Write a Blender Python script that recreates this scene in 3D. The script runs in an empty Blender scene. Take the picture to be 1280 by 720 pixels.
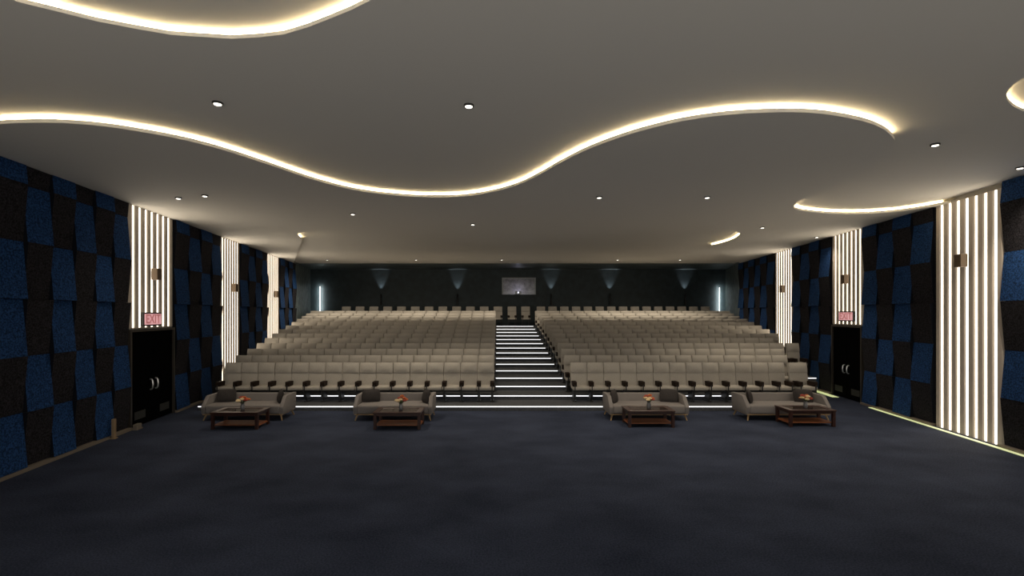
import bpy, bmesh, math, random
from mathutils import Vector, Matrix
from mathutils.geometry import tessellate_polygon
R = math.radians
random.seed(7)
COL = bpy.context.scene.collection
EYE = 2.76; F = 620.0; CX, CY = 622.0, 391.0
ZLOW, ZUP, ZTOP = 5.34, 5.45, 5.54

# ------------------------------------------------------------------ materials
def mat(name, col, rough=.6, metal=0.0, var=0.0, scale=20.0, bump=0.0, bscale=80.0, spec=.5, stretch=None, col2=None):
    m = bpy.data.materials.new(name); m.use_nodes = True
    nt = m.node_tree; b = nt.nodes['Principled BSDF']
    b.inputs['Base Color'].default_value = (*col, 1); b.inputs['Roughness'].default_value = rough
    b.inputs['Metallic'].default_value = metal; b.inputs['Specular IOR Level'].default_value = spec
    tc = nt.nodes.new('ShaderNodeTexCoord'); src = tc.outputs['Object']
    if stretch:
        mp = nt.nodes.new('ShaderNodeMapping'); mp.inputs['Scale'].default_value = stretch
        nt.links.new(src, mp.inputs['Vector']); src = mp.outputs['Vector']
    if var > 0 or col2:
        n = nt.nodes.new('ShaderNodeTexNoise'); n.inputs['Scale'].default_value = scale; n.inputs['Detail'].default_value = 3
        r = nt.nodes.new('ShaderNodeValToRGB')
        c2 = col2 if col2 else tuple(min(1, c*(1+var)) for c in col)
        c1 = col if col2 else tuple(c*(1-var) for c in col)
        r.color_ramp.elements[0].position = .36; r.color_ramp.elements[1].position = .66
        r.color_ramp.elements[0].color = (*c1, 1); r.color_ramp.elements[1].color = (*c2, 1)
        nt.links.new(src, n.inputs['Vector']); nt.links.new(n.outputs['Fac'], r.inputs['Fac'])
        nt.links.new(r.outputs['Color'], b.inputs['Base Color'])
    if bump > 0:
        n2 = nt.nodes.new('ShaderNodeTexNoise'); n2.inputs['Scale'].default_value = bscale; n2.inputs['Detail'].default_value = 4
        bp = nt.nodes.new('ShaderNodeBump'); bp.inputs['Strength'].default_value = bump; bp.inputs['Distance'].default_value = .02
        nt.links.new(src, n2.inputs['Vector']); nt.links.new(n2.outputs['Fac'], bp.inputs['Height'])
        nt.links.new(bp.outputs['Normal'], b.inputs['Normal'])
    return m
def emit(name, col, s):
    m = bpy.data.materials.new(name); m.use_nodes = True
    b = m.node_tree.nodes['Principled BSDF']
    b.inputs['Base Color'].default_value = (.6, .6, .6, 1)
    b.inputs['Emission Color'].default_value = (*col, 1); b.inputs['Emission Strength'].default_value = s
    return m

def carpet():
    m = bpy.data.materials.new('carpet'); m.use_nodes = True
    nt = m.node_tree; b = nt.nodes['Principled BSDF']; b.inputs['Roughness'].default_value = .95
    b.inputs['Specular IOR Level'].default_value = .1
    tc = nt.nodes.new('ShaderNodeTexCoord')
    fine = nt.nodes.new('ShaderNodeTexNoise'); fine.inputs['Scale'].default_value = 45; fine.inputs['Detail'].default_value = 5
    mp = nt.nodes.new('ShaderNodeMapping'); mp.inputs['Scale'].default_value = (1.0, 1.3, 1)
    wide = nt.nodes.new('ShaderNodeTexNoise'); wide.inputs['Scale'].default_value = .9; wide.inputs['Detail'].default_value = 3
    mx = nt.nodes.new('ShaderNodeMix'); mx.data_type = 'FLOAT'; mx.inputs['Factor'].default_value = .38
    r = nt.nodes.new('ShaderNodeValToRGB')
    r.color_ramp.elements[0].position = .33; r.color_ramp.elements[1].position = .68
    r.color_ramp.elements[0].color = (.012, .016, .031, 1); r.color_ramp.elements[1].color = (.050, .061, .099, 1)
    nt.links.new(tc.outputs['Object'], fine.inputs['Vector']); nt.links.new(tc.outputs['Object'], mp.inputs['Vector'])
    nt.links.new(mp.outputs['Vector'], wide.inputs['Vector'])
    nt.links.new(fine.outputs['Fac'], mx.inputs[2]); nt.links.new(wide.outputs['Fac'], mx.inputs[3])
    nt.links.new(mx.outputs[0], r.inputs['Fac']); nt.links.new(r.outputs['Color'], b.inputs['Base Color'])
    bp = nt.nodes.new('ShaderNodeBump'); bp.inputs['Strength'].default_value = .4; bp.inputs['Distance'].default_value = .01
    nt.links.new(fine.outputs['Fac'], bp.inputs['Height']); nt.links.new(bp.outputs['Normal'], b.inputs['Normal'])
    return m

M = dict(
    carpet=carpet(),
    ceil=mat('ceiling_paint', (.78, .755, .71), .85, bump=.02, bscale=60),
    lip=mat('cove_lip_paint', (.40, .345, .25), .8),
    plain=mat('wall_paint', (.36, .33, .29), .85),
    blue=mat('blue_acoustic_felt', (.014, .048, .142), .95, var=.62, scale=34, bump=.5, bscale=70, spec=.15),
    black=mat('black_acoustic_felt', (.020, .0185, .0225), .95, var=.65, scale=34, bump=.5, bscale=70, spec=.15),
    slat=mat('taupe_slat', (.56, .49, .42), .6), edge_shade=mat('tile_edge_shade', (.008, .009, .013), .95, spec=.1),  # tile sides near-black: shade in the gaps between tiles put into the colour
    tread=mat('step_carpet', (.060, .062, .068), .95, var=.25, scale=30),
    riser=mat('riser', (.04, .042, .046), .9),
    seat=mat('beige_fabric', (.40, .368, .325), .9, var=.08, scale=60, bump=.15, bscale=150, spec=.2),
    wood=mat('dark_brown_wood', (.020, .012, .008), .7, var=.3, scale=12, spec=.15),
    metal=mat('black_metal', (.012, .012, .013), .5),
    sofa=mat('taupe_fabric', (.20, .182, .174), .9, var=.06, scale=60, bump=.15, bscale=150, spec=.2),
    pil=mat('charcoal_fabric', (.040, .035, .034), .9, var=.2, scale=50, spec=.2),
    oak=mat('oak_leg', (.32, .21, .10), .5),
    mahog=mat('mahogany', (.036, .012, .008), .35, var=.3, scale=10, stretch=(1, 8, 8)),
    shelf=mat('reddish_wood', (.24, .080, .028), .45, var=.35, scale=8, stretch=(1, 10, 10)),
    tglass=mat('smoked_glass', (.030, .018, .014), .1),
    doorm=mat('black_door', (.0012, .0012, .0015), .8, spec=.02),
    dframe=mat('bronze_frame', (.05, .042, .035), .4, metal=.3),
    steel=mat('steel', (.62, .62, .62), .28, metal=.8),
    kick=mat('brushed_plate', (.035, .035, .033), .6, spec=.2),
    bronze=mat('bronze_box', (.125, .085, .052), .45, metal=.25),
    base=mat('beige_baseboard', (.17, .14, .11), .7),
    post=mat('tan_post', (.26, .18, .10), .6),
    teal=mat('dark_teal_plaster', (.05, .07, .075), .45, col2=(.26, .31, .31), scale=4, bump=.35, bscale=9, stretch=(3, 3, .8)),
    rear=mat('black_teal_wall', (.026, .040, .046), .6, var=.2, scale=3),
    rceil=mat('dark_ceiling_boards', (.03, .04, .045), .4, col2=(.34, .42, .44), scale=2.2, bump=.5, bscale=4, stretch=(.22, 2.6, 1)),
    vase=mat('grey_vase', (.16, .16, .17), .2),
    leaf=mat('green_leaf', (.05, .09, .03), .6),
    stem=mat('green_stem', (.08, .10, .03), .6),
    orange=mat('orange_petal', (.55, .13, .03), .6),
    red=mat('red_petal', (.38, .05, .03), .6),
    cream=mat('cream_petal', (.72, .56, .33), .6),
    booth=mat('booth_wall', (.30, .28, .31), .7, var=.35, scale=4),
    wframe=mat('grey_window_frame', (.34, .36, .36), .4),
    trim=mat('downlight_trim', (.03, .03, .03), .4),
    cove=emit('cove_led', (1.0, .80, .47), 19),
    slatled=emit('slat_led', (1.0, .88, .70), 3.4),
    stepled=emit('step_led', (.96, .97, 1.0), 1.5),
    floorled=emit('floor_led', (.62, .70, .28), .75),
    wallled=emit('wall_led', (.92, 1.0, .95), 1.6),
    down=emit('downlight_lens', (1.0, .93, .80), 3.5),
    exitbg=emit('exit_face', (.92, .40, .43), .62),
    exittx=emit('exit_letters', (.50, .05, .07), .45),
    lens=emit('projector_lens', (.80, .82, 1.0), 5),
)
m = bpy.data.materials.new('booth_glass'); m.use_nodes = True
nt = m.node_tree; nt.nodes.clear()
o_ = nt.nodes.new('ShaderNodeOutputMaterial'); a_ = nt.nodes.new('ShaderNodeBsdfTransparent'); g_ = nt.nodes.new('ShaderNodeBsdfGlossy')
g_.inputs['Roughness'].default_value = .15; mx_ = nt.nodes.new('ShaderNodeMixShader'); mx_.inputs[0].default_value = .06
nt.links.new(a_.outputs[0], mx_.inputs[1]); nt.links.new(g_.outputs[0], mx_.inputs[2]); nt.links.new(mx_.outputs[0], o_.inputs[0])
M['glass'] = m

# ------------------------------------------------------------------ builders
def box(bm, x0, x1, y0, y1, z0, z1, bev=0, seg=2, mtx=None):
    r = bmesh.ops.create_cube(bm, size=1)
    vs = r['verts']
    for v in vs:
        v.co = Vector(((x0+x1)/2+v.co.x*(x1-x0), (y0+y1)/2+v.co.y*(y1-y0), (z0+z1)/2+v.co.z*(z1-z0)))
    if bev:
        es = list({e for v in vs for e in v.link_edges})
        rr = bmesh.ops.bevel(bm, geom=es, offset=bev, segments=seg, profile=.5, affect='EDGES')
        vs = list({v for f in rr['faces'] for v in f.verts} | {v for v in vs if v.is_valid})
    if mtx is not None:
        for v in vs: v.co = mtx @ v.co
    return vs
def tube(bm, pts, r, n=8, r2=None):
    pts = [Vector(p) for p in pts]; rings = []
    for i, p in enumerate(pts):
        d = (pts[min(i+1, len(pts)-1)]-pts[max(i-1, 0)]).normalized()
        a = d.orthogonal().normalized(); b = d.cross(a)
        rr = r if r2 is None else r+(r2-r)*i/(len(pts)-1)
        rings.append([bm.verts.new(p+a*math.cos(2*math.pi*k/n)*rr+b*math.sin(2*math.pi*k/n)*rr) for k in range(n)])
    # keep rings aligned
    for i in range(len(rings)-1):
        A, B = rings[i], rings[i+1]
        s = min(range(n), key=lambda s: (A[0].co-B[s].co).length)
        B[:] = B[s:]+B[:s]
        for k in range(n):
            bm.faces.new((A[k], A[(k+1) % n], B[(k+1) % n], B[k]))
    bm.faces.new(rings[0][::-1]); bm.faces.new(rings[-1])
def lathe(bm, prof, n=20, c=(0, 0, 0)):
    rings = [[bm.verts.new((c[0]+r*math.cos(2*math.pi*k/n), c[1]+r*math.sin(2*math.pi*k/n), c[2]+z)) for k in range(n)] for r, z in prof]
    for A, B in zip(rings, rings[1:]):
        for k in range(n): bm.faces.new((A[k], A[(k+1) % n], B[(k+1) % n], B[k]))
    bm.faces.new(rings[0][::-1]); bm.faces.new(rings[-1])
def quadprism(bm, pts8):
    v = [bm.verts.new(p) for p in pts8]
    for f in ((0, 3, 2, 1), (4, 5, 6, 7), (0, 1, 5, 4), (1, 2, 6, 5), (2, 3, 7, 6), (3, 0, 4, 7)):
        bm.faces.new([v[i] for i in f])
def spot(name, loc, w, ang, col=(1, .87, .68), blend=1, rot=(0, 0, 0), rad=.05):
    l = bpy.data.lights.new(name, 'SPOT'); l.energy = w; l.spot_size = R(ang); l.spot_blend = blend; l.color = col; l.shadow_soft_size = rad
    o = bpy.data.objects.new(name, l); COL.objects.link(o); o.location = loc; o.rotation_euler = rot
    return o
def prism(bm, loops, z0, z1):
    """horizontal slab with optional holes"""
    pts = [p for l in loops for p in l]
    tris = tessellate_polygon([[Vector((p[0], p[1], 0)) for p in l] for l in loops])
    lo = [bm.verts.new((p[0], p[1], z0)) for p in pts]; hi = [bm.verts.new((p[0], p[1], z1)) for p in pts]
    for t in tris:
        for vs in ([lo[i] for i in t], [hi[i] for i in t]):
            try: bm.faces.new(vs)
            except ValueError: pass
    k = 0
    for l in loops:
        n = len(l)
        for i in range(n):
            a, b = k+i, k+(i+1) % n
            bm.faces.new((lo[a], lo[b], hi[b], hi[a]))
        k += n
def obj(name, bm, m, parent=None, smooth=False, loc=None, rot=None):
    bmesh.ops.recalc_face_normals(bm, faces=bm.faces[:])
    me = bpy.data.meshes.new(name); bm.to_mesh(me); bm.free()
    for p in me.polygons: p.use_smooth = smooth
    if smooth:
        try: me.set_sharp_from_angle(angle=R(38))
        except Exception: pass
    me.materials.append(m)
    o = bpy.data.objects.new(name, me); COL.objects.link(o)
    if parent: o.parent = parent
    if loc: o.location = loc
    if rot: o.rotation_euler = rot
    return o
def tag(o, label, cat, group=None, kind=None):
    if label: o['label'] = label
    if cat: o['category'] = cat
    if group: o['group'] = group
    if kind: o['kind'] = kind
    return o
def empty(name, loc, rz=0):
    o = bpy.data.objects.new(name, None); COL.objects.link(o); o.location = loc; o.rotation_euler = (0, 0, rz)
    o.empty_display_size = .2
    return o
def struct(name, bm, m, label, cat, parent=None, smooth=False):
    o = obj(name, bm, m, parent, smooth)
    if not parent: tag(o, label, cat, kind='structure')
    return o
def copy_tree(o, parent=None):
    c = o.copy(); COL.objects.link(c)
    if parent: c.parent = parent
    for ch in list(o.children): copy_tree(ch, c)
    return c
NB = bmesh.new

# ------------------------------------------------------------------ room shell
XL = lambda d: -7.182-.134*d
XR = lambda d: 8.972+.144*d
D0 = -2.5; DE = 26.15; DC = 27.0; DB = 30.9
XBL, XBR = -11.66, 14.2
def wall_strip(bm, pts, out, z0, z1):
    for (a, b) in zip(pts, pts[1:]):
        quadprism(bm, [(a[0], a[1], z0), (b[0], b[1], z0), (b[0]+out, b[1], z0), (a[0]+out, a[1], z0),
                       (a[0], a[1], z1), (b[0], b[1], z1), (b[0]+out, b[1], z1), (a[0]+out, a[1], z1)])
bm = NB(); box(bm, -14, 17, D0, 32, -.2, 0)
struct('floor', bm, M['carpet'], 'dark blue carpet covering the open floor before the seating', 'floor')
bm = NB(); wall_strip(bm, [(XL(D0), D0), (XL(DE), DE)], -.25, 0, 5.7)
struct('wall_left', bm, M['plain'], 'side wall on the left behind the felt tiles and lit slats', 'wall')
bm = NB(); wall_strip(bm, [(XR(D0), D0), (XR(DE), DE)], .25, 0, 5.7)
struct('wall_right', bm, M['plain'], 'side wall on the right behind the felt tiles and lit slats', 'wall')
bm = NB(); wall_strip(bm, [(XL(DE), DE), (XBL, DB)], -.25, 0, 5.7)
struct('wall_rear_left', bm, M['teal'], 'dark teal plaster side wall at the left rear corner', 'wall')
bm = NB(); wall_strip(bm, [(XR(DE), DE), (XBR, DB)], .25, 0, 5.7)
struct('wall_rear_right', bm, M['teal'], 'dark teal plaster side wall at the right rear corner', 'wall')
# back wall with the projection window opening
WX0, WX1, WZ0, WZ1 = .27, 2.38, 3.90, 4.95
bm = NB()
box(bm, XBL-.3, WX0, DB, DB+.25, 0, 5.7); box(bm, WX1, XBR+.3, DB, DB+.25, 0, 5.7)
box(bm, WX0, WX1, DB, DB+.25, 0, WZ0); box(bm, WX0, WX1, DB, DB+.25, WZ1, 5.7)
struct('wall_back', bm, M['rear'], 'black teal rear wall above the top row of seats', 'wall')
# booth behind it
bm = NB()
box(bm, WX0-.4, WX1+.4, DB+1.6, DB+1.7, 3.4, 5.5); box(bm, WX0-.5, WX0-.4, DB+.25, DB+1.7, 3.4, 5.5)
box(bm, WX1+.4, WX1+.5, DB+.25, DB+1.7, 3.4, 5.5); box(bm, WX0-.4, WX1+.4, DB+.25, DB+1.6, 3.4, 3.5)
box(bm, WX0-.4, WX1+.4, DB+.25, DB+1.6, 5.4, 5.5)
struct('wall_booth', bm, M['booth'], 'grey inside of the projection booth seen through its window', 'wall')
w = empty('window_1', ((WX0+WX1)/2, DB, WZ0)); tag(w, 'small framed projection window in the middle of the rear wall', 'window', kind='structure')
bm = NB(); ww = (WX1-WX0)/2; hh = WZ1-WZ0
box(bm, -ww, -ww+.07, -.05, .12, 0, hh); box(bm, ww-.07, ww, -.05, .12, 0, hh); box(bm, -ww+.07, ww-.07, -.05, .12, hh-.07, hh)
obj('window_frame', bm, M['wframe'], w)
bm = NB(); box(bm, -ww+.07, ww-.07, .04, .05, .0, hh-.07); obj('pane', bm, M['glass'], w)
pj = empty('projector', (1.30, DB+.46, 3.90)); tag(pj, 'small black projector with a glowing lens inside the booth window', 'projector')
bm = NB(); box(bm, -.2, .2, -.13, .25, 0, .23, .02); obj('body', bm, M['metal'], pj)
bm = NB(); lathe(bm, [(.035, 0), (.035, .03), (.025, .035)], 16); o = obj('lens', bm, M['lens'], pj, True, (0, -.13, .14), (R(90), 0, 0))
bm = NB(); box(bm, -.16, .16, -.08, .2, -.39, 0); obj('stand', bm, M['metal'], pj)

# ceilings: cap, upper layer with two pockets, lower wavy layer
def unp(px, py, z):
    d = F*(z-EYE)/(CY-py)
    return ((px-CX)/F*d, d)
def smooth_poly(pts, n=4, closed=False):
    out = []; N = len(pts)
    rng = range(N if closed else N-1)
    for i in rng:
        g = (lambda k: pts[k % N]) if closed else (lambda k: pts[max(0, min(N-1, k))])
        p0, p1, p2, p3 = g(i-1), g(i), g(i+1), g(i+2)
        for s in range(n):
            t = s/n
            out.append(tuple(.5*((2*p1[j])+(-p0[j]+p2[j])*t+(2*p0[j]-5*p1[j]+4*p2[j]-p3[j])*t*t+(-p0[j]+3*p1[j]-3*p2[j]+p3[j])*t**3) for j in (0, 1)))
    if not closed: out.append(tuple(pts[-1]))
    return out
def offset(pts, amt, closed=False):
    out = []; N = len(pts)
    for i in range(N):
        a = Vector(pts[(i-1) % N] if closed else pts[max(0, i-1)]); b = Vector(pts[(i+1) % N] if closed else pts[min(N-1, i+1)])
        d = (b-a)
        if d.length < 1e-9: d = Vector((1, 0))
        d.normalize(); nrm = Vector((d.y, -d.x))
        out.append((pts[i][0]+nrm.x*amt, pts[i][1]+nrm.y*amt))
    return out
def ribbon(bm, pts, z0, z1, th, closed=False):
    """vertical band with real thickness th (towards +offset)"""
    q = offset(pts, th, closed); N = len(pts)
    A = [[bm.verts.new((p[0], p[1], z)) for p in pts] for z in (z0, z1)]
    B = [[bm.verts.new((p[0], p[1], z)) for p in q] for z in (z0, z1)]
    for i in range(N if closed else N-1):
        j = (i+1) % N
        bm.faces.new((A[0][i], A[0][j], A[1][j], A[1][i])); bm.faces.new((B[0][i], B[1][i], B[1][j], B[0][j]))
        bm.faces.new((A[1][i], A[1][j], B[1][j], B[1][i])); bm.faces.new((A[0][i], B[0][i], B[0][j], A[0][j]))
    if not closed:
        for i in (0, N-1): bm.faces.new((A[0][i], A[1][i], B[1][i], B[0][i]))

bm = NB(); prism(bm, [[(XL(D0), D0), (XR(D0), D0), (XR(DC)+.2, DC), (XL(DC)-.2, DC)]], ZTOP, ZTOP+.1)
struct('ceiling', bm, M['ceil'], 'uppermost grey ceiling layer seen inside the two raised pockets', 'ceiling')
main_px = [(-300, 215), (-210, 188), (-130, 170), (-60, 159), (0, 155), (40, 153.5), (80, 154), (130, 158), (180, 165.5), (230, 175), (280, 188), (330, 204), (370, 217.5),
           (400, 227), (440, 237), (480, 243), (530, 246.5), (580, 245.5), (620, 239), (650, 230), (675, 218), (700, 204), (730, 189), (760, 177), (800, 164),
           (850, 152), (900, 144.5), (950, 141), (1000, 140.5), (1040, 144), (1080, 152), (1103, 161), (1116, 172)]
hid_px = [(1118, 182), (1111, 196), (1092, 211), (1062, 226), (1027, 240), (1003, 249)]
inlet_px = [(993, 257.5), (998, 262.5), (1030, 266.5), (1070, 267.5), (1110, 265.5), (1150, 260.5), (1200, 251.5), (1250, 240), (1300, 226)]
allpx = main_px+hid_px+inlet_px
cur = smooth_poly([unp(x, y, ZLOW) for x, y in allpx], 5)
i1 = (len(main_px)-1)*5+2; i2 = (len(main_px)+len(hid_px)-1)*5+3
# clip curve against walls
def inside(p): return XL(p[1])-.03 < p[0] < XR(p[1])+.03
first = next(i for i, p in enumerate(cur) if inside(p)); last = max(i for i, p in enumerate(cur) if inside(p))
cur2 = cur[max(0, first-1):last+2]; off = max(0, first-1)
rt_px = [(888, 308), (903, 304.5), (917, 299.5), (925, 293)]
near_px = [(915, 288), (880, 284.5), (820, 285), (760, 291), (700, 302), (650, 309), (590, 305), (530, 294), (470, 288), (410, 287)]
lf_px = [(376, 291), (373, 295), (378, 300)]
rear = smooth_poly([unp(x, y, ZLOW) for x, y in rt_px+near_px+lf_px], 4)
rlit = rear[:4*4-1]; llit = rear[(len(rt_px)+len(near_px)-1)*4+2:]
DS = 25.95
slab = cur2+[(XR(DS)+.02, DS)]+rear+[(XL(DS)-.02, DS)]
bm = NB(); prism(bm, [slab], ZLOW, ZLOW+.055)
low = struct('ceiling.001', bm, M['ceil'], 'lower wavy ceiling layer with a lit curving edge', 'ceiling')
bm = NB(); core = offset(slab, .07, True)
# polygon orientation decides which side is inside
area = sum(slab[i][0]*slab[(i+1) % len(slab)][1]-slab[(i+1) % len(slab)][0]*slab[i][1] for i in range(len(slab)))
SG = 1 if area < 0 else -1
core = offset(slab, SG*.08, True)
ribbon(bm, core, ZLOW+.055, ZUP, SG*.02, True)
obj('cove_upstand', bm, M['lip'], low)

pocket_px = [(-60, -25), (25, 3), (70, 14), (120, 26.5), (170, 36), (213, 43.5), (250, 46), (290, 48.5), (325, 46.5), (355, 43), (385, 34), (412, 23.5), (440, 12), (470, -3), (540, -50)]
pk = [unp(x, y, ZUP) for x, y in pocket_px]
pk1 = pk+[(-.4, 3.2), (-1.2, 2.5), (-2.6, 2.2), (-4.0, 2.6), (-4.8, 3.2)]
pocket2_px = [(1330, 88), (1295, 93), (1275, 100), (1263, 110), (1258, 119), (1261, 128), (1272, 136), (1290, 142), (1320, 146)]
pk2 = [unp(x, y, ZUP) for x, y in pocket2_px]
pk2 = smooth_poly(pk2, 4)+[(8.6, 6.6), (9.0, 6.2), (8.8, 5.7)]
pk1_arc = list(pk); pk2_arc = pk2[8:-3]
PS1 = PS2 = 1
for q in (pk1, pk2):
    ar = sum(q[i][0]*q[(i+1) % len(q)][1]-q[(i+1) % len(q)][0]*q[i][1] for i in range(len(q)))
    if ar < 0:
        if q is pk1: PS1 = -1
        else: PS2 = -1
        q.reverse()          # counter-clockwise: outside = +offset
bm = NB(); prism(bm, [[(XL(D0), D0), (XR(D0), D0), (XR(DC)+.02, DC), (XL(DC)-.02, DC)], pk1, pk2], ZUP, ZUP+.04)
up = struct('ceiling.002', bm, M['ceil'], 'middle grey ceiling layer holding the two raised pockets', 'ceiling')
bm = NB()
for q in (pk1, pk2): ribbon(bm, offset(q, .08, True), ZUP+.04, ZTOP, .02, True)
obj('pocket_upstand', bm, M['lip'], up)
bm = NB(); prism(bm, [[(XL(DC)-.1, DC), (XR(DC)+.1, DC), (XBR+.1, DB), (XBL-.1, DB)]], ZUP, ZUP+.1)
struct('ceiling.003', bm, M['rceil'], 'dark boarded ceiling strip along the rear wall', 'ceiling')

def cove(name, pts, z0, z1, inward, label, closed=False):
    bm = NB(); ribbon(bm, offset(pts, inward*.045, closed), z0, z1, inward*.012, closed)
    return tag(obj(name, bm, M['cove'], None), label, 'cove light', 'light strips hidden in the ceiling steps')
Z0, Z1 = ZLOW+.072, ZUP-.002
cove('cove_light_strip', cur2[:i1-off], Z0, Z1, SG, 'long warm light strip along the serpentine step crossing the ceiling')
cove('cove_light_strip', cur2[i2-off:], Z0, Z1, SG, 'warm light strip of the inlet curve running to the right wall slats')
cove('cove_light_strip', rlit, Z0, Z1, SG, 'short hooked glowing strip in the far ceiling at right of centre')
cove('cove_light_strip', llit, Z0, Z1, SG, 'tiny glowing curved strip in the far ceiling at left')
cove('cove_light_strip', pk1_arc, ZTOP-.028, ZTOP-.002, PS1, 'warm light strip along the far edge of the raised ceiling pocket at top left')
cove('cove_light_strip', pk2_arc, ZTOP-.028, ZTOP-.002, PS2, 'warm light strip along the edge of the small raised pocket at top right')

# downlights
DP = 1.0
dls = [(272, 128, ZUP, 'downlight above the left seating, in front of the long wave'), (586, 131, ZUP, 'downlight just left of the ceiling centre, before the long wave'),
       (1169, 180, ZUP, 'downlight between the long wave and the inlet curve on the right'), (1275, 209, ZUP, 'downlight by the right wall beside the nearest slat bay'),
       (223, 247, ZLOW, 'downlight nearest the left wall, outer one of a close pair'), (256, 244, ZLOW, 'inner downlight of the close pair near the left wall'),
       (441, 267, ZLOW, 'faint downlight below the dip of the long wave, left of its lowest point'), (591, 280, ZLOW, 'downlight over the aisle, beyond the lowest point of the long wave'),
       (749, 246, ZLOW, 'left downlight of the pair inside the big ceiling lobe'), (884, 246, ZLOW, 'right downlight of the pair inside the big ceiling lobe'),
       (953, 284, ZLOW, 'downlight between the inlet tip and the short hooked strip'), (1021, 296, ZLOW, 'downlight close to the right wall by the second slat bay'),
       (409, 324.5, ZUP, 'leftmost faint downlight in the farthest ceiling row'), (520, 324.5, ZUP, 'second faint downlight from the left in the farthest ceiling row'),
       (627, 324.5, ZUP, 'faint downlight over the top of the aisle in the farthest row'),
       (772, 324.5, ZUP, 'faint downlight right of the aisle in the farthest row'), (850, 324.5, ZUP, 'rightmost faint downlight in the farthest ceiling row')]
p0 = None
for k, (px, py, z, lb) in enumerate(dls):
    x, y = unp(px, py, z)
    if p0 is None:
        d = empty('downlight', (x, y, z))
        bm = NB(); lathe(bm, [(.046, .0), (.064, .0), (.066, -.012), (.064, -.026), (.054, -.028), (.046, -.010)], 24); obj('trim_ring', bm, M['trim'], d, True)
        bm = NB(); lathe(bm, [(.045, -.004), (.045, -.030), (.030, -.036)], 24); obj('lens', bm, M['down'], d, True)
        p0 = d
    else:
        d = copy_tree(p0); d.location = (x, y, z)
    tag(d, 'small round '+lb, 'downlight', 'recessed ceiling downlights')
    far = py > 320
    wt = 420 if far else (60 if py < 200 else (45 if k in (4, 5, 11) else 330))
    spot('downlight_beam', (x, y, z-.06), wt*DP, 158 if far else 120)

# ------------------------------------------------------------------ felt tile bays and slat bays
def frame(side, dn, df):
    if side == 'L':
        n = Vector((XL(dn), dn, 0)); f = Vector((XL(df), df, 0)); o = f; u = n-f
    else:
        n = Vector((XR(dn), dn, 0)); f = Vector((XR(df), df, 0)); o = n; u = f-n
    return o, math.atan2(u.y, u.x), u.length
def tile_bay(side, dn, df, cols, par, label, top=ZLOW, alt=False):
    o, rz, L = frame(side, dn, df)
    t = empty('acoustic_tile_wall', o, rz); tag(t, label, 'acoustic wall panel', 'checkered blue and black felt tile walls')
    w = L/cols; zs = [.06, 1.02, 2.0, 3.0, 4.0, 5.0, top]
    bm = NB(); box(bm, 0, L, .002, .03, .06, top); obj('backing', bm, M['black'], t)
    for c in range(cols):
        cc = c if side == 'L' else cols-1-c
        for r in range(6):
            q = (r if alt else (r if r < 3 else r-1))+cc+par
            blue = q % 2 == 0
            full = 1.0
            z0, z1 = zs[r]+.003, zs[r+1]-.003
            frac = min(1, (z1-z0)/.95)
            yb, yt = (.135, .055) if blue else (.055, .135)
            if frac < .9:
                yt = yb+(yt-yb)*frac
            jit = random.uniform(-.008, .008); x0, x1 = c*w+.004, (c+1)*w-.004
            bm = NB()
            quadprism(bm, [(x0, .031, z0), (x1, .031, z0), (x1, yb+jit, z0), (x0, yb-jit, z0),
                           (x0, .031, z1), (x1, .031, z1), (x1, yt+jit, z1), (x0, yt-jit, z1)])
            ob = obj('blue_tile' if blue else 'black_tile', bm, M['blue'] if blue else M['black'], t)
            ob.data.materials.append(M['edge_shade'])
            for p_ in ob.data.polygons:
                if p_.normal.y < .8: p_.material_index = 1  # every face but the front takes the painted gap shade
    return t
tile_bay('L', 11.66-.6*9, 11.64, 9, 1, 'nearest checkered blue and black felt tile wall on the left')
tile_bay('L', 13.74, 16.75, 4, 1, 'checkered felt tile wall on the left just beyond the left door')
tile_bay('L', 18.47, 21.50, 4, 1, 'third checkered felt tile wall on the left, between two farther slat bays')
tile_bay('L', 23.26, 26.02, 4, 1, 'farthest checkered felt tile wall on the left, beside the top rows')
tile_bay('R', 10.15-.72*6, 10.15, 6, 1, 'checkered felt tile wall cut off by the right edge of the photo', top=ZUP, alt=True)
tile_bay('R', 12.12, 14.98, 4, 0, 'checkered felt tile wall on the right between nearest slats and door')
tile_bay('R', 16.84, 19.73, 4, 0, 'checkered felt tile wall on the right just beyond the right door')
tile_bay('R', 21.49, 25.95, 6, 0, 'farthest checkered felt tile wall on the right, beside the upper rows')

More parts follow.
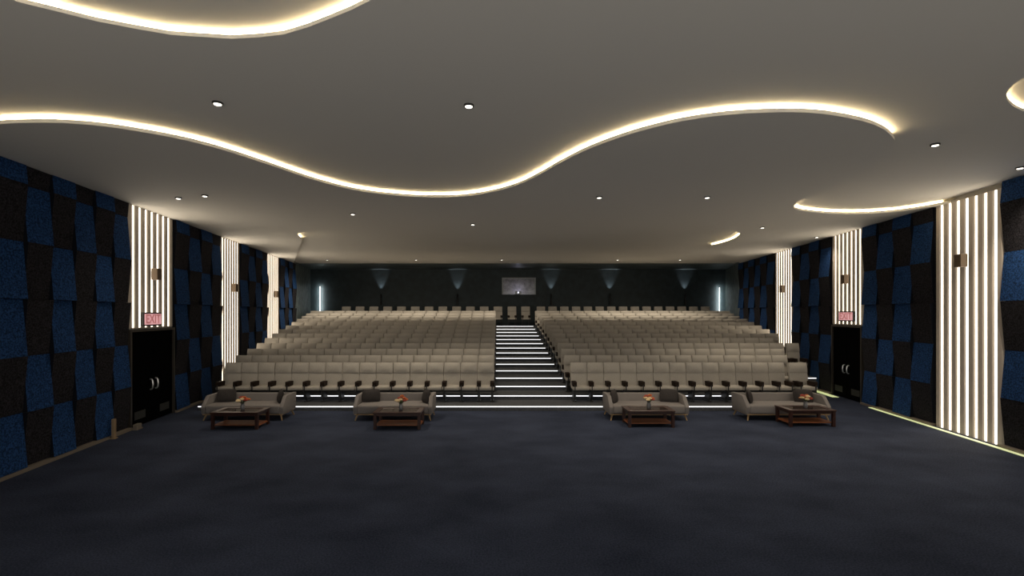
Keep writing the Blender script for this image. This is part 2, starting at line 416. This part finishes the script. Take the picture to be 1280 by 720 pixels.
def slat_bay(side, dn, df, zb, label, top=ZLOW):
    o, rz, L = frame(side, dn, df)
    t = empty('slat_light_wall', o, rz); tag(t, label, 'slatted wall panel', 'slatted wall bays with vertical light strips')
    bm = NB(); box(bm, 0, L, .002, .022, zb, top); obj('backing', bm, M['slat'], t)
    p = L/7.6; led = .06; g = 0
    edges = []
    x = 0.0; first = p*.8-led/2 if side == 'R' else p*.8-led/2
    xs = [p*.8+p*i for i in range(7)]
    prev = 0
    for i, xc in enumerate(xs+[None]):
        a = prev; b = (xc-led/2-.003) if xc else L
        bm = NB(); c_ = min(.035 if dn < 14 else .012, (b-a)/2.6); quadprism(bm, [(a, .022, zb), (b, .022, zb), (b-c_, .048, zb), (a+c_, .048, zb), (a, .022, top), (b, .022, top), (b-c_, .048, top), (a+c_, .048, top)]); obj('slat', bm, M['slat'], t)
        if xc:
            bm = NB(); hw = (.021 if dn < 14 else .022 if dn < 19 else .025); box(bm, xc-hw, xc+hw, .022, (.036 if dn < 14 else .037 if dn < 19 else .038), zb+.01, top-.01); obj('light_strip', bm, M['slatled'], t)
            prev = xc+led/2+.003
    l = bpy.data.lights.new('strip_output', 'AREA'); l.shape = 'RECTANGLE'; l.size = L*.9; l.size_y = top-zb-.1
    l.energy = (7.0 if side == 'L' else 4.5)*(top-zb); l.color = (1, .86, .66)
    a = bpy.data.objects.new('strip_output', l); COL.objects.link(a); a.parent = t
    a.location = (L/2, .08, (zb+top)/2); a.rotation_euler = (R(90), 0, 0)
    return t
DH = 2.36
slat_bay('L', 11.68, 13.70, DH+.03, 'glowing slatted wall bay above the left door, with exit sign')
slat_bay('L', 16.79, 18.43, .0, 'second glowing slatted wall bay on the left, beyond the door')
slat_bay('L', 21.54, 23.22, .0, 'farthest and dimmest slatted wall bay on the left')
slat_bay('R', 10.19, 12.08, .0, 'largest and nearest glowing slatted wall bay, floor to ceiling on the right', top=ZLOW)
slat_bay('R', 15.02, 16.80, DH+.03, 'glowing slatted wall bay above the right door, with exit sign')
slat_bay('R', 19.77, 21.45, .0, 'farthest glowing slatted wall bay on the right, beside the upper rows')

def on_wall(side, d, out=0.0, z=0.0):
    if side == 'L':
        u = Vector((.134, -1, 0)).normalized(); n = Vector((-u.y, u.x, 0)); p = Vector((XL(d), d, 0))
    else:
        u = Vector((.144, 1, 0)).normalized(); n = Vector((-u.y, u.x, 0)); p = Vector((XR(d), d, 0))
    return p+n*out+Vector((0, 0, z)), math.atan2(u.y, u.x)

# wall boxes (sconces)
sc0 = None
for side, d, z, lb in [('L', 12.68, 3.60, 'above the left door and its exit sign'), ('L', 17.75, 3.51, 'on the second slat bay of the left wall'), ('L', 22.55, 3.46, 'on the farthest slat bay of the left wall'),
                       ('R', 11.15, 3.79, 'on the nearest slat bay of the right wall'), ('R', 15.85, 3.69, 'above the right door and its exit sign'), ('R', 20.5, 3.60, 'on the farthest slat bay of the right wall')]:
    p, rz = on_wall(side, d, .053, z)
    if sc0 is None:
        s = empty('wall_sconce', p, rz)
        bm = NB(); box(bm, -.10, .10, .02, .17, 0, .29, .008, 1); obj('shade', bm, M['bronze'], s)
        bm = NB(); box(bm, -.06, .06, 0, .02, .06, .23); obj('mount_plate', bm, M['metal'], s)
        sc0 = s
    else:
        s = copy_tree(sc0); s.location = p; s.rotation_euler = (0, 0, rz)
    tag(s, 'square bronze box sconce '+lb, 'wall lamp', 'bronze box sconces on the slats')

# exit signs
def exit_sign(side, dn, df, z0, z1, label):
    p, rz = on_wall(side, (dn+df)/2, .054, z0); W = (df-dn)*1.005; H = z1-z0
    t = empty('exit_sign', p, rz); tag(t, label, 'exit sign', 'pink exit signs')
    bm = NB(); box(bm, -W/2, W/2, 0, .07, 0, H, .006, 1); obj('housing', bm, M['metal'], t)
    bm = NB(); box(bm, -W/2+.035, W/2-.035, .07, .074, .035, H-.035); obj('face', bm, M['exitbg'], t)
    c = bpy.data.curves.new('letters', 'FONT'); c.body = 'EXIT'; c.size = H*.92; c.align_x = 'CENTER'; c.align_y = 'CENTER'; c.extrude = .002; c.offset = .006
    tmp = bpy.data.objects.new('tmp', c); COL.objects.link(tmp)
    dg = bpy.context.evaluated_depsgraph_get(); dg.update()
    me = bpy.data.meshes.new_from_object(tmp.evaluated_get(dg)); bpy.data.objects.remove(tmp)
    me.materials.clear(); me.materials.append(M['exittx'])
    l = bpy.data.objects.new('letters', me); COL.objects.link(l); l.parent = t
    l.location = (0, .077, H/2-.005); l.rotation_euler = (R(90), 0, R(180))
    xs = [v.co.x for v in me.vertices]; s = (W*.80)/(max(xs)-min(xs)); l.scale = (s, 1.0, 1)
exit_sign('L', 12.16, 12.98, 2.43, 2.77, 'pink lit exit sign hanging above the left black double door')
exit_sign('R', 15.42, 16.28, 2.49, 2.81, 'pink lit exit sign hanging above the right black double door')

# doors
def door(name, side, dn, df, label):
    p, rz = on_wall(side, (dn+df)/2, .0, 0); L = (df-dn)*1.009; h = L/2
    t = empty(name, p, rz); tag(t, label, 'double door', kind='structure')
    bm = NB(); box(bm, -h, -h+.06, .002, .10, 0, DH); box(bm, h-.06, h, .002, .10, 0, DH); box(bm, -h+.06, h-.06, .002, .10, DH-.06, DH)
    obj('door_frame', bm, M['dframe'], t)
    for s in (-1, 1):
        bm = NB(); x0, x1 = sorted((s*.006, s*(h-.065))); box(bm, x0, x1, .010, .055, .015, DH-.065, .004, 1)
        lf = obj('door_leaf', bm, M['doorm'], t)
        bm = NB(); c = s*(h*.55); box(bm, c-.23, c+.23, .055, .060, .17, .36); obj('kick_plate', bm, M['kick'], lf)
        bm = NB(); x = s*.12
        tube(bm, [(x, .056, .82), (x, .09, .825), (x, .115, .86), (x, .125, .95), (x, .115, 1.04), (x, .09, 1.075), (x, .056, 1.08)], .019, 8)
        obj('pull_handle', bm, M['steel'], lf, True)
door('door_1', 'L', 11.68, 13.70, 'black double door in the left wall below the exit sign')
door('door_2', 'R', 15.04, 16.78, 'black double door in the right wall below the exit sign')

# baseboards, little post and plinth block
def base_run(name, side, dn, df, label, z=.06, out=.16):
    o, rz, L = frame(side, dn, df); t = NB(); box(t, 0, L, .002, out, 0, z-.005)
    b = obj(name, t, M['base']); b.location = o; b.rotation_euler = (0, 0, rz); tag(b, label, 'baseboard', kind='structure')
base_run('baseboard_left', 'L', 4.0, 11.66, 'beige baseboard under the nearest felt tiles on the left')
base_run('baseboard_left.001', 'L', 13.72, 16.7, 'beige baseboard under the felt tiles beyond the left door')
base_run('baseboard_right', 'R', 4.0, 10.17, 'thin baseboard under the felt tiles at the right edge')
base_run('baseboard_right.001', 'R', 12.1, 15.0, 'thin baseboard under the felt tiles before the right door')
base_run('baseboard_right.002', 'R', 16.82, 19.7, 'thin baseboard under the felt tiles beyond the right door')
p, rz = on_wall('L', 10.85, .22)
bm = NB(); box(bm, -.04, .04, -.03, .03, 0, .43, .006, 1); box(bm, -.06, .06, -.05, .05, 0, .02)
tag(obj('low_post', bm, M['post'], None, False, p, (0, 0, rz)), 'short tan wooden post standing at the foot of the left tile wall', 'post')
p, rz = on_wall('L', 11.72, .21)
bm = NB(); box(bm, -.10, .10, -.04, .06, 0, .13, .01, 1); box(bm, -.12, .12, -.045, .07, 0, .03)
tag(obj('plinth_block', bm, M['base'], None, False, p, (0, 0, rz)), 'small beige block on the floor at the near side of the left door', 'block')
def floor_led(dn, df, label, w=.10):
    o, rz, L = frame('R', dn, df); t = NB(); box(t, 0, L, .17, .17+w, 0, .012)
    b = obj('floor_light_strip', t, M['floorled']); b.location = o; b.rotation_euler = (0, 0, rz); tag(b, label, 'light strip', 'yellow green light strips along the right wall')
floor_led(7.5, 14.4, 'long yellow green light strip on the floor along the near right wall', .09)
floor_led(16.15, 18.3, 'short yellow green floor light strip beyond the right door', .20)

# ------------------------------------------------------------------ stepped seating platform
DK = lambda k: 13.95*(1+.0723*k)
ZK = lambda k: .138+.1339*k
def ends(k):
    if k < 3: return -8.42, 9.36
    return XL(DK(k))+.16, 10.9+.144*(DK(k)-DK(3))
bm = NB()
for k in range(15):
    a, b = DK(k), (DK(k+1) if k < 14 else DB)
    l, r = ends(k)
    l2 = l if k < 3 else max(XL(b)+.16, l-10) ; r2 = r if k < 3 else 10.9+.144*(b-DK(3))
    if k == 14: l2, r2 = XBL+.1, 13.6
    quadprism(bm, [(l, a, 0.0), (r, a, 0.0), (r2, b, 0.0), (l2, b, 0.0), (l, a, ZK(k)), (r, a, ZK(k)), (r2, b, ZK(k)), (l2, b, ZK(k))])
plat = struct('floor.001', bm, M['tread'], 'dark carpeted stepped platform carrying the seat rows', 'stepped platform')
ords = ['lowest', 'second', 'third', 'fourth', 'fifth', 'sixth', 'seventh', 'eighth', 'ninth', 'tenth', 'eleventh', 'twelfth', 'thirteenth', 'fourteenth', 'topmost']
AL, AR = -.06, 2.24
for k in range(15):
    l, r = ends(k)
    if k == 3: l, r = AL, r
    elif k > 1: l, r = AL, AR-.015*k
    bm = NB(); box(bm, l, r, DK(k)-.016, DK(k), ZK(k)-.029, ZK(k)-.005)
    t = obj('step_light_strip', bm, M['stepled'])
    where = 'full width across the hall' if k < 2 else ('running under seats to the right end' if k == 3 else 'in the centre aisle')
    tag(t, 'white light strip on the %s step counting upward, %s' % (ords[k], where), 'step light', 'white light strips on the step edges')

# ------------------------------------------------------------------ theatre seats
def seat_parts():
    P = {}
    bm = NB(); box(bm, -.247, .247, -.30, .20, .35, .46, .035, 3); P['seat'] = (bm, 'seat', True)
    bm = NB(); box(bm, -.22, .22, -.25, .20, .30, .352, .01, 1); P['seat_pan'] = (bm, 'metal', False)
    tilt = Matrix.Translation((0, .16, .42)) @ Matrix.Rotation(R(-11), 4, 'X')
    bm = NB(); box(bm, -.248, .248, -.045, .045, 0, .70, .02, 2, tilt); P['backrest'] = (bm, 'seat', True)
    # headrest: pillow bulging forward
    bm = NB(); nx, nz = 8, 5
    front = []
    for j in range(nz+1):
        row = []
        for i in range(nx+1):
            u = i/nx*2-1; v = j/nz*2-1
            bul = .045*(1-abs(u)**3.2)*(1-abs(v)**3)
            x = .240*u*(1-.03*v*v); z = .545+.155*v*(1-.05*u*u)
            row.append(bm.verts.new(tilt @ Vector((x, -.070-bul, z))))
        front.append(row)
    back = [[bm.verts.new(tilt @ Vector((.240*(i/nx*2-1), -.048, .545+.155*(j/nz*2-1)))) for i in range(nx+1)] for j in range(nz+1)]
    for j in range(nz):
        for i in range(nx):
            bm.faces.new((front[j][i], front[j][i+1], front[j+1][i+1], front[j+1][i]))
            bm.faces.new((back[j][i], back[j+1][i], back[j+1][i+1], back[j][i+1]))
    for i in range(nx):
        bm.faces.new((front[0][i], back[0][i], back[0][i+1], front[0][i+1])); bm.faces.new((front[nz][i], front[nz][i+1], back[nz][i+1], back[nz][i]))
    for j in range(nz):
        bm.faces.new((front[j][0], front[j+1][0], back[j+1][0], back[j][0])); bm.faces.new((front[j][nx], back[j][nx], back[j+1][nx], front[j+1][nx]))
    P['headrest'] = (bm, 'seat', True)
    return P
def arm_bm(x):
    bm = NB()
    prof = [(-.285, .463), (-.285, .592), (-.275, .60), (.0, .60), (.02, .58), (.0, .468)]
    L = [bm.verts.new((x-.058, a, b)) for a, b in prof]; Rr = [bm.verts.new((x+.058, a, b)) for a, b in prof]
    bm.faces.new(L[::-1]); bm.faces.new(Rr)
    for i in range(len(prof)):
        j = (i+1) % len(prof); bm.faces.new((L[i], L[j], Rr[j], Rr[i]))
    return bm
def leg_bm(x):
    bm = NB(); box(bm, x-.014, x+.014, -.318, -.30, .22, .50)
    box(bm, x-.022, x+.022, -.16, .12, .03, .36); box(bm, x-.055, x+.055, -.20, .18, 0, .035, .01, 1); box(bm, x-.035, x+.035, -.27, -.05, .16, .30)
    return bm
meshes = {}
def mk(name, key, bm, m, smooth):
    bmesh.ops.recalc_face_normals(bm, faces=bm.faces[:])
    me = bpy.data.meshes.new(name); bm.to_mesh(me); bm.free()
    for p in me.polygons: p.use_smooth = smooth
    if smooth:
        try: me.set_sharp_from_angle(angle=R(50))
        except Exception: pass
    me.materials.append(m); meshes[key] = me
for nme, (bm, mm, sm) in seat_parts().items(): mk(nme, nme, bm, M[mm], sm)
mk('armrest', 'armL', arm_bm(-.192), M['wood'], False); mk('armrest', 'armR', arm_bm(.192), M['wood'], False)
mk('leg', 'legL', leg_bm(-.192), M['metal'], False); mk('leg', 'legR', leg_bm(.192), M['metal'], False)
def make_seat(both):
    t = empty('theatre_seat', (0, 0, 0))
    keys = ['seat', 'seat_pan', 'backrest', 'headrest', 'armL', 'legL']+(['armR', 'legR'] if both else [])
    for k in keys:
        o = bpy.data.objects.new(meshes[k].name.split('.')[0], meshes[k]); COL.objects.link(o); o.parent = t
    return t
protoA, protoB = make_seat(False), make_seat(True); usedA = usedB = False
px_end_l = [283, 296.7, 310.3, 322, 332, 341.5, 349.5, 357.8, 365.1, 371.3, 377.4, 383, 388.5]
rows = []   # (x, y, z, sx, both, block, row, idx, screen size)
DTOP = lambda k: DK(k)+1.13
for k in range(13):
    y = DK(k)+.83; d = DTOP(k)
    xe = (px_end_l[k]-CX)/F*d; xi = -.10
    p = (xi-xe)/16
    for i in range(16):
        rows.append((xi-p*(i+.5), y, ZK(k), p/.5, i == 0, 'left', k, i, p/y))
rdef = {0: (712.6, 978.3, 13), 1: (704.6, 982.5, 14), 2: (700.6, 979, 15), 3: (697, 978.5, 15), 4: (693.3, 965.5, 15), 5: (689.5, 972.5, 16), 6: (686.5, 961, 16),
        7: (683.3, 951.5, 16), 8: (680, 942, 16), 9: (677, 934, 16), 10: (674.2, 924, 16), 11: (671.3, 917, 16), 12: (668.7, 912, 16)}
for k, (a, b, n) in rdef.items():
    d = DTOP(k); y = DK(k)+.83; x0 = (a-CX)/F*d; x1 = (b-CX)/F*d; p = (x1-x0)/n
    for i in range(n): rows.append((x0+p*(i+.5), y, ZK(k), p/.5, i == n-1, 'right', k, i, p/y))
    if k == 0:
        rows.append(((995.2-CX)/F*d, y, ZK(k), 1.12, True, 'right', k, n, p/y))
    if k == 3:
        rows.append((x1+.08+.235, y, ZK(k), .93, True, 'right', k, n, p/y))
rows = sorted(rows, key=lambda r: (r[6], r[5], r[7]))
top = []
yb = DK(14)+.83
for i in range(12): top.append((.02-.81*i, yb, ZK(14), 1.03, True, 'left', 14, i, .5/yb))
for i, px in enumerate((622.6+17.3, 640+16.9)): top.append(((px-CX)/F*29.2, yb, ZK(14), 1.02, True, 'mid', 14, i, .5/yb))
for i in range(15): top.append(((676-CX)/F*29.2+.69*i, yb, ZK(14), 1.0, True, 'right', 14, i, .5/yb))
num = ['first', 'second', 'third', 'fourth', 'fifth', 'sixth', 'seventh', 'eighth', 'ninth', 'tenth', 'eleventh', 'twelfth', 'thirteenth', 'fourteenth', 'fifteenth', 'sixteenth']
mids = [t for t in top if t[5] == 'mid']
indiv = mids+rows[:300-len(mids)]
rest = rows[300-len(mids):]+[t for t in top if t[5] != 'mid']
for (x, y, z, sx, both, blk, k, i, s) in indiv:
    if both:
        o = protoB if not usedB else copy_tree(protoB); usedB = True
    else:
        o = protoA if not usedA else copy_tree(protoA); usedA = True
    o.location = (x, y, z); o.scale = (sx, 1, 1)
    if blk == 'mid':
        lb = 'lone beige seat at the top of the centre aisle, %s of the two' % ('left' if i == 0 else 'right')
        g = 'lone seats at the head of the aisle'
    else:
        rn = 'front' if k == 0 else num[k]
        lb = 'beige theatre seat, %s row of the %s block, %s from the centre aisle' % (rn, blk, num[i])
        if (blk, k) == ('right', 0) and i == 13: lb = 'beige theatre seat at the right end of the front row, separated by a gap'
        g = 'beige theatre seats, %s row of the %s block' % (rn, blk)
    tag(o, lb, 'theatre seat', g)
# all remaining farther seats as one uncounted mass
allv, allf, mi = [], [], []
mlist = [M['seat'], M['metal'], M['wood']]
for (x, y, z, sx, both, blk, k, i, s) in rest:
    for key in ['seat', 'seat_pan', 'backrest', 'headrest', 'armL', 'legL']+(['armR', 'legR'] if both else []):
        me = meshes[key]; b = len(allv); im = mlist.index(me.materials[0])
        for v in me.vertices: allv.append((v.co.x*sx+x, v.co.y+y, v.co.z+z))
        for p in me.polygons: allf.append([b+q for q in p.vertices]); mi.append(im)
me = bpy.data.meshes.new('theatre_seats_far'); me.from_pydata(allv, [], allf)
for m_ in mlist: me.materials.append(m_)
me.polygons.foreach_set('material_index', mi); me.update()
o = bpy.data.objects.new('theatre_seats', me); COL.objects.link(o)
tag(o, 'mass of beige theatre seats filling the highest rows below the rear wall', 'theatre seats', 'beige theatre seats in the highest rows', 'stuff')

# ------------------------------------------------------------------ sofas, cushions, tables, flowers
def pillow(w, h, t, m, name='cushion', rnd=3.0):
    bm = NB(); n = 8; g = {}
    for s in (-1, 1):
        for j in range(n+1):
            for i in range(n+1):
                u, v = i/n*2-1, j/n*2-1
                if s == 1 and (i in (0, n) or j in (0, n)): g[(s, i, j)] = g[(-1, i, j)]; continue
                bul = ((1-u*u)*(1-v*v))**.45
                k = 1-.10*(1-abs(abs(u)-0))*0
                rx = w/2*u*(1-.06*(1-u*u)*0-.07*(v*v)*(1 if rnd > 2 else 2.2)*abs(u)); rz_ = h/2*v*(1-.07*(u*u)*(1 if rnd > 2 else 2.2)*abs(v))
                g[(s, i, j)] = bm.verts.new((rx, s*t/2*bul, rz_+h/2))
    for s in (-1, 1):
        for j in range(n):
            for i in range(n):
                try: bm.faces.new([g[(s, a, b)] for a, b in ((i, j), (i+1, j), (i+1, j+1), (i, j+1))])
                except ValueError: pass
    return obj(name, bm, m, None, True)
def sofa(x, y, flip, label, w=2.08):
    t = empty('sofa', (x, y, 0)); tag(t, label, 'sofa', 'low taupe sofas before the front row')
    h = w/2; dp = .84     # y: -.42 front .. +.42 back
    bm = NB(); box(bm, -h+.09, h-.09, -.42, .30, .17, .40, .05, 3); obj('seat', bm, M['sofa'], t, True)
    tl = Matrix.Translation((0, .30, .17)) @ Matrix.Rotation(R(-8), 4, 'X')
    bm = NB(); box(bm, -h+.05, h-.05, -.06, .08, 0, .44, .04, 3, tl); obj('backrest', bm, M['sofa'], t, True)
    for s in (-1, 1):
        bm = NB(); prof = [(-.40, .17), (-.42, .35), (-.38, .40), (-.20, .595), (-.13, .615), (.43, .615), (.39, .17)]
        o_ = [bm.verts.new((s*h, a, b)) for a, b in prof]; i_ = [bm.verts.new((s*(h-.10), a, b)) for a, b in prof]
        bm.faces.new(o_); bm.faces.new(i_[::-1])
        for q in range(len(prof)):
            r = (q+1) % len(prof); bm.faces.new((o_[q], i_[q], i_[r], o_[r]))
        bmesh.ops.recalc_face_normals(bm, faces=bm.faces[:])
        bmesh.ops.bevel(bm, geom=bm.edges[:], offset=.013, segments=2, profile=.5, affect='EDGES')
        obj('arm', bm, M['sofa'], t, True)
    bm = NB(); box(bm, -h+.03, h-.03, -.40, .39, .145, .172, .006, 1); obj('base_rail', bm, M['oak'], t)
    for sx in (-1, 1):
        for sy in (-1, 1):
            bm = NB(); tube(bm, [(sx*(h-.09), sy*.32, .15), (sx*(h-.045), sy*.375, 0)], .026, 8, .015); obj('leg', bm, M['oak'], t, True)
    return t
def cushions(x, y, side, where):
    # one faces the viewer, the other leans edge-on against the opposite arm
    s = side
    a = pillow(.47, .36, .15, M['pil']); a.location = (x+s*.66, y+.05, .385); a.rotation_euler = (R(-20), 0, R(-s*16))
    tag(a, 'dark grey cushion turned to the viewer on the %s sofa' % where, 'cushion', 'dark cushions on the sofas')
    b = pillow(.44, .36, .15, M['pil']); b.location = (x-s*.76, y-.02, .385); b.rotation_euler = (R(-14), 0, R(s*62))
    tag(b, 'dark grey cushion seen edge on, leaning against the arm of the %s sofa' % where, 'cushion', 'dark cushions on the sofas')
def table(x, y, label, w=1.14, dp=.66):
    t = empty('coffee_table', (x, y, 0)); tag(t, label, 'coffee table', 'dark wooden coffee tables')
    h, q = w/2, dp/2
    bm = NB()
    box(bm, -h, h, -q, -q+.10, .375, .41, .006, 1); box(bm, -h, h, q-.10, q, .375, .41, .006, 1)
    box(bm, -h, -h+.12, -q+.10, q-.10, .375, .41); box(bm, h-.12, h, -q+.10, q-.10, .375, .41)
    obj('tabletop_frame', bm, M['mahog'], t)
    bm = NB(); box(bm, -h+.12, h-.12, -q+.10, q-.10, .385, .402); obj('glass_inset', bm, M['tglass'], t)
    for sy in (-1, 1):
        bm = NB(); box(bm, -h+.08, h-.08, sy*(q-.05)-.012, sy*(q-.05)+.012, .315, .375); obj('apron', bm, M['mahog'], t)
    for sx in (-1, 1):
        bm = NB(); box(bm, sx*(h-.05)-.012, sx*(h-.05)+.012, -q+.08, q-.08, .315, .375); obj('apron', bm, M['mahog'], t)
        for sy in (-1, 1):
            bm = NB(); box(bm, sx*(h-.05)-.035, sx*(h-.05)+.035, sy*(q-.05)-.035, sy*(q-.05)+.035, 0, .375, .005, 1); obj('leg', bm, M['mahog'], t)
    bm = NB()
    for k in range(9):
        yy = -q+.06+k*(dp-.12)/9; box(bm, -h+.05, h-.05, yy+.006, yy+(dp-.12)/9-.006, .085, .105)
    box(bm, -h+.03, -h+.07, -q+.05, q-.05, .07, .085); box(bm, h-.07, h-.03, -q+.05, q-.05, .07, .085)
    obj('slatted_shelf', bm, M['shelf'], t)
def bouquet(x, y, z, seed, label):
    rnd = random.Random(seed)
    t = empty('flower_vase', (x, y, z)); tag(t, label, 'vase of flowers', 'vases of orange flowers')
    bm = NB(); lathe(bm, [(.035, 0), (.045, .01), (.055, .06), (.048, .11), (.036, .14), (.046, .165), (.040, .162), (.030, .14)], 18); obj('vase', bm, M['vase'], t, True)
    cols = ['orange', 'red', 'cream', 'orange', 'cream', 'red', 'orange', 'cream', 'orange']
    for k, c in enumerate(cols):
        a = k*2.4+rnd.uniform(-.3, .3); rr = .03+.105*math.sqrt(k/9); hh = .345-rr*.95+rnd.uniform(-.02, .02)
        tip = Vector((rr*math.cos(a), rr*math.sin(a), hh))
        bm = NB(); tube(bm, [(0, 0, .12), tuple(tip*.6+Vector((0, 0, .06))), tuple(tip)], .004, 5); obj('stem', bm, M['stem'], t, True)
        bm = NB(); n = 7
        for ring, (ra, up, sc) in enumerate(((.032, .0, 1.0), (.015, .018, .8))):
            for p in range(n-ring*2):
                th = p/(n-ring*2)*2*math.pi+ring*.4
                r_ = bmesh.ops.create_icosphere(bm, subdivisions=1, radius=.023*sc)
                for v in r_['verts']:
                    v.co = Vector((v.co.x*1.25, v.co.y*.85, v.co.z*.8)); v.co.rotate(Matrix.Rotation(-.5, 3, 'Y')); v.co.rotate(Matrix.Rotation(th, 3, 'Z'))
                    v.co += tip+Vector((ra*math.cos(th), ra*math.sin(th), up))
        obj('flower', bm, M[c], t, True)
    for k in range(6):
        a = k*1.05+.5; d = Vector((math.cos(a), math.sin(a), 0)); sd = Vector((-d.y, d.x, 0))
        bm = NB(); base = Vector((0, 0, .15))
        pts = [(.0, .0, 0), (.05, .022, .05), (.10, .016, .08), (.14, 0, .07)]
        L = [bm.verts.new(base+d*p[0]+sd*p[1]+Vector((0, 0, p[2]))) for p in pts]; Q = [bm.verts.new(base+d*p[0]-sd*p[1]+Vector((0, 0, p[2]-.004))) for p in pts]
        for q in range(3): bm.faces.new((L[q], L[q+1], Q[q+1], Q[q]))
        obj('leaf', bm, M['leaf'], t)
YS = 13.06
for x, w, sd, nm in [(-6.52, 2.10, -1, 'leftmost'), (-2.68, 2.02, -1, 'second from left'), (3.87, 2.04, 1, 'third from left'), (7.43, 2.16, 1, 'rightmost')]:
    sofa(x, YS, sd, {'leftmost': 'low taupe sofa with dark cushions, nearest the left door', 'second from left': 'low taupe sofa just left of the centre aisle',
                     'third from left': 'low taupe sofa just right of the centre aisle', 'rightmost': 'low taupe sofa nearest the right wall'}[nm], w)
    cushions(x, YS, sd, {'leftmost': 'leftmost', 'second from left': 'second from left', 'third from left': 'second from right', 'rightmost': 'rightmost'}[nm])
for x, y, lb in [(-6.22, 12.02, 'dark wooden coffee table before the leftmost sofa'), (-2.38, 12.02, 'dark wooden coffee table before the sofa left of the aisle'),
                 (3.70, 12.22, 'dark wooden coffee table before the sofa right of the aisle'), (7.62, 12.30, 'dark wooden coffee table before the rightmost sofa')]:
    table(x, y, lb)
    bouquet(x+.03, y+.02, .402, int(x*10)+99, 'small vase of orange and cream flowers on the '+{-6.22: 'leftmost', -2.38: 'second from left', 3.70: 'second from right', 7.62: 'rightmost'}[x]+' coffee table')

# ------------------------------------------------------------------ rear wall lamps
u0 = None
names = ['leftmost', 'second from left', 'first one right of the projection window', 'second from right', 'rightmost']
for px, nm in zip((476.5, 572, 688.7, 762, 855.6), names):
    x = (px-CX)/F*DB
    if u0 is None:
        s = empty('uplight_sconce', (x, DB, 3.25))
        bm = NB(); lathe(bm, [(.05, 0), (.055, .02), (.055, .66), (.045, .68)], 16, (0, -.14, 0)); obj('shade', bm, M['metal'], s, True)
        bm = NB(); box(bm, -.04, .04, -.10, -.001, .25, .42); obj('bracket', bm, M['metal'], s)
        u0 = s
    else: s = copy_tree(u0); s.location = (x, DB, 3.25)
    tag(s, 'thin black uplight on the dark rear wall, '+nm, 'wall lamp', 'thin black uplights on the rear wall')
    spot('uplight_beam', (x, DB-.20, 3.97), 42, 56, (.94, .97, 1), .8, (R(180-8), 0, 0), .02)
for x, z0, z1, sd in ((-11.05, 2.75, 4.42, 'left'), (13.80, 2.6, 4.36, 'right')):
    t = empty('vertical_wall_light', (x, DB, z0)); tag(t, 'thin vertical white light strip at the %s end of the rear wall' % sd, 'wall light', 'vertical light strips on the rear wall')
    bm = NB(); box(bm, -.025, .025, -.03, -.001, 0, z1-z0); obj('profile', bm, M['metal'], t)
    bm = NB(); box(bm, -.012, .012, -.055, -.03, .02, z1-z0-.02); obj('light_tube', bm, M['wallled'], t)
    l = bpy.data.lights.new('tube_glow', 'AREA'); l.shape = 'RECTANGLE'; l.size = .1; l.size_y = z1-z0; l.energy = 13; l.color = (.93, 1, .98)
    a = bpy.data.objects.new('tube_glow', l); COL.objects.link(a); a.location = (x, DB-.22, (z0+z1)/2); a.rotation_euler = (R(90), 0, R(0))
l = bpy.data.lights.new('projector_glow', 'POINT'); l.energy = 3; l.color = (.78, .78, 1); l.shadow_soft_size = .05
a = bpy.data.objects.new('projector_glow', l); COL.objects.link(a); a.location = (1.34, DB+1.25, 4.25)

# ------------------------------------------------------------------ world, camera, view
w = bpy.data.worlds.new('world'); bpy.context.scene.world = w; w.use_nodes = True
w.node_tree.nodes['Background'].inputs[0].default_value = (1.0, .95, .86, 1); w.node_tree.nodes['Background'].inputs[1].default_value = 1.5
cam = bpy.data.cameras.new('camera'); co = bpy.data.objects.new('camera', cam); COL.objects.link(co)
co.location = (0, 0, EYE); co.rotation_euler = (R(90), 0, 0)
cam.sensor_width = 36; cam.lens = 36*F/1280; cam.shift_x = (640-CX)/1280; cam.shift_y = (CY-360)/1280; cam.clip_end = 200
sc = bpy.context.scene; sc.camera = co
vs = sc.view_settings; vs.view_transform = 'Standard'; vs.look = 'None'; vs.exposure = 0; vs.gamma = 1; vs.use_curve_mapping = False
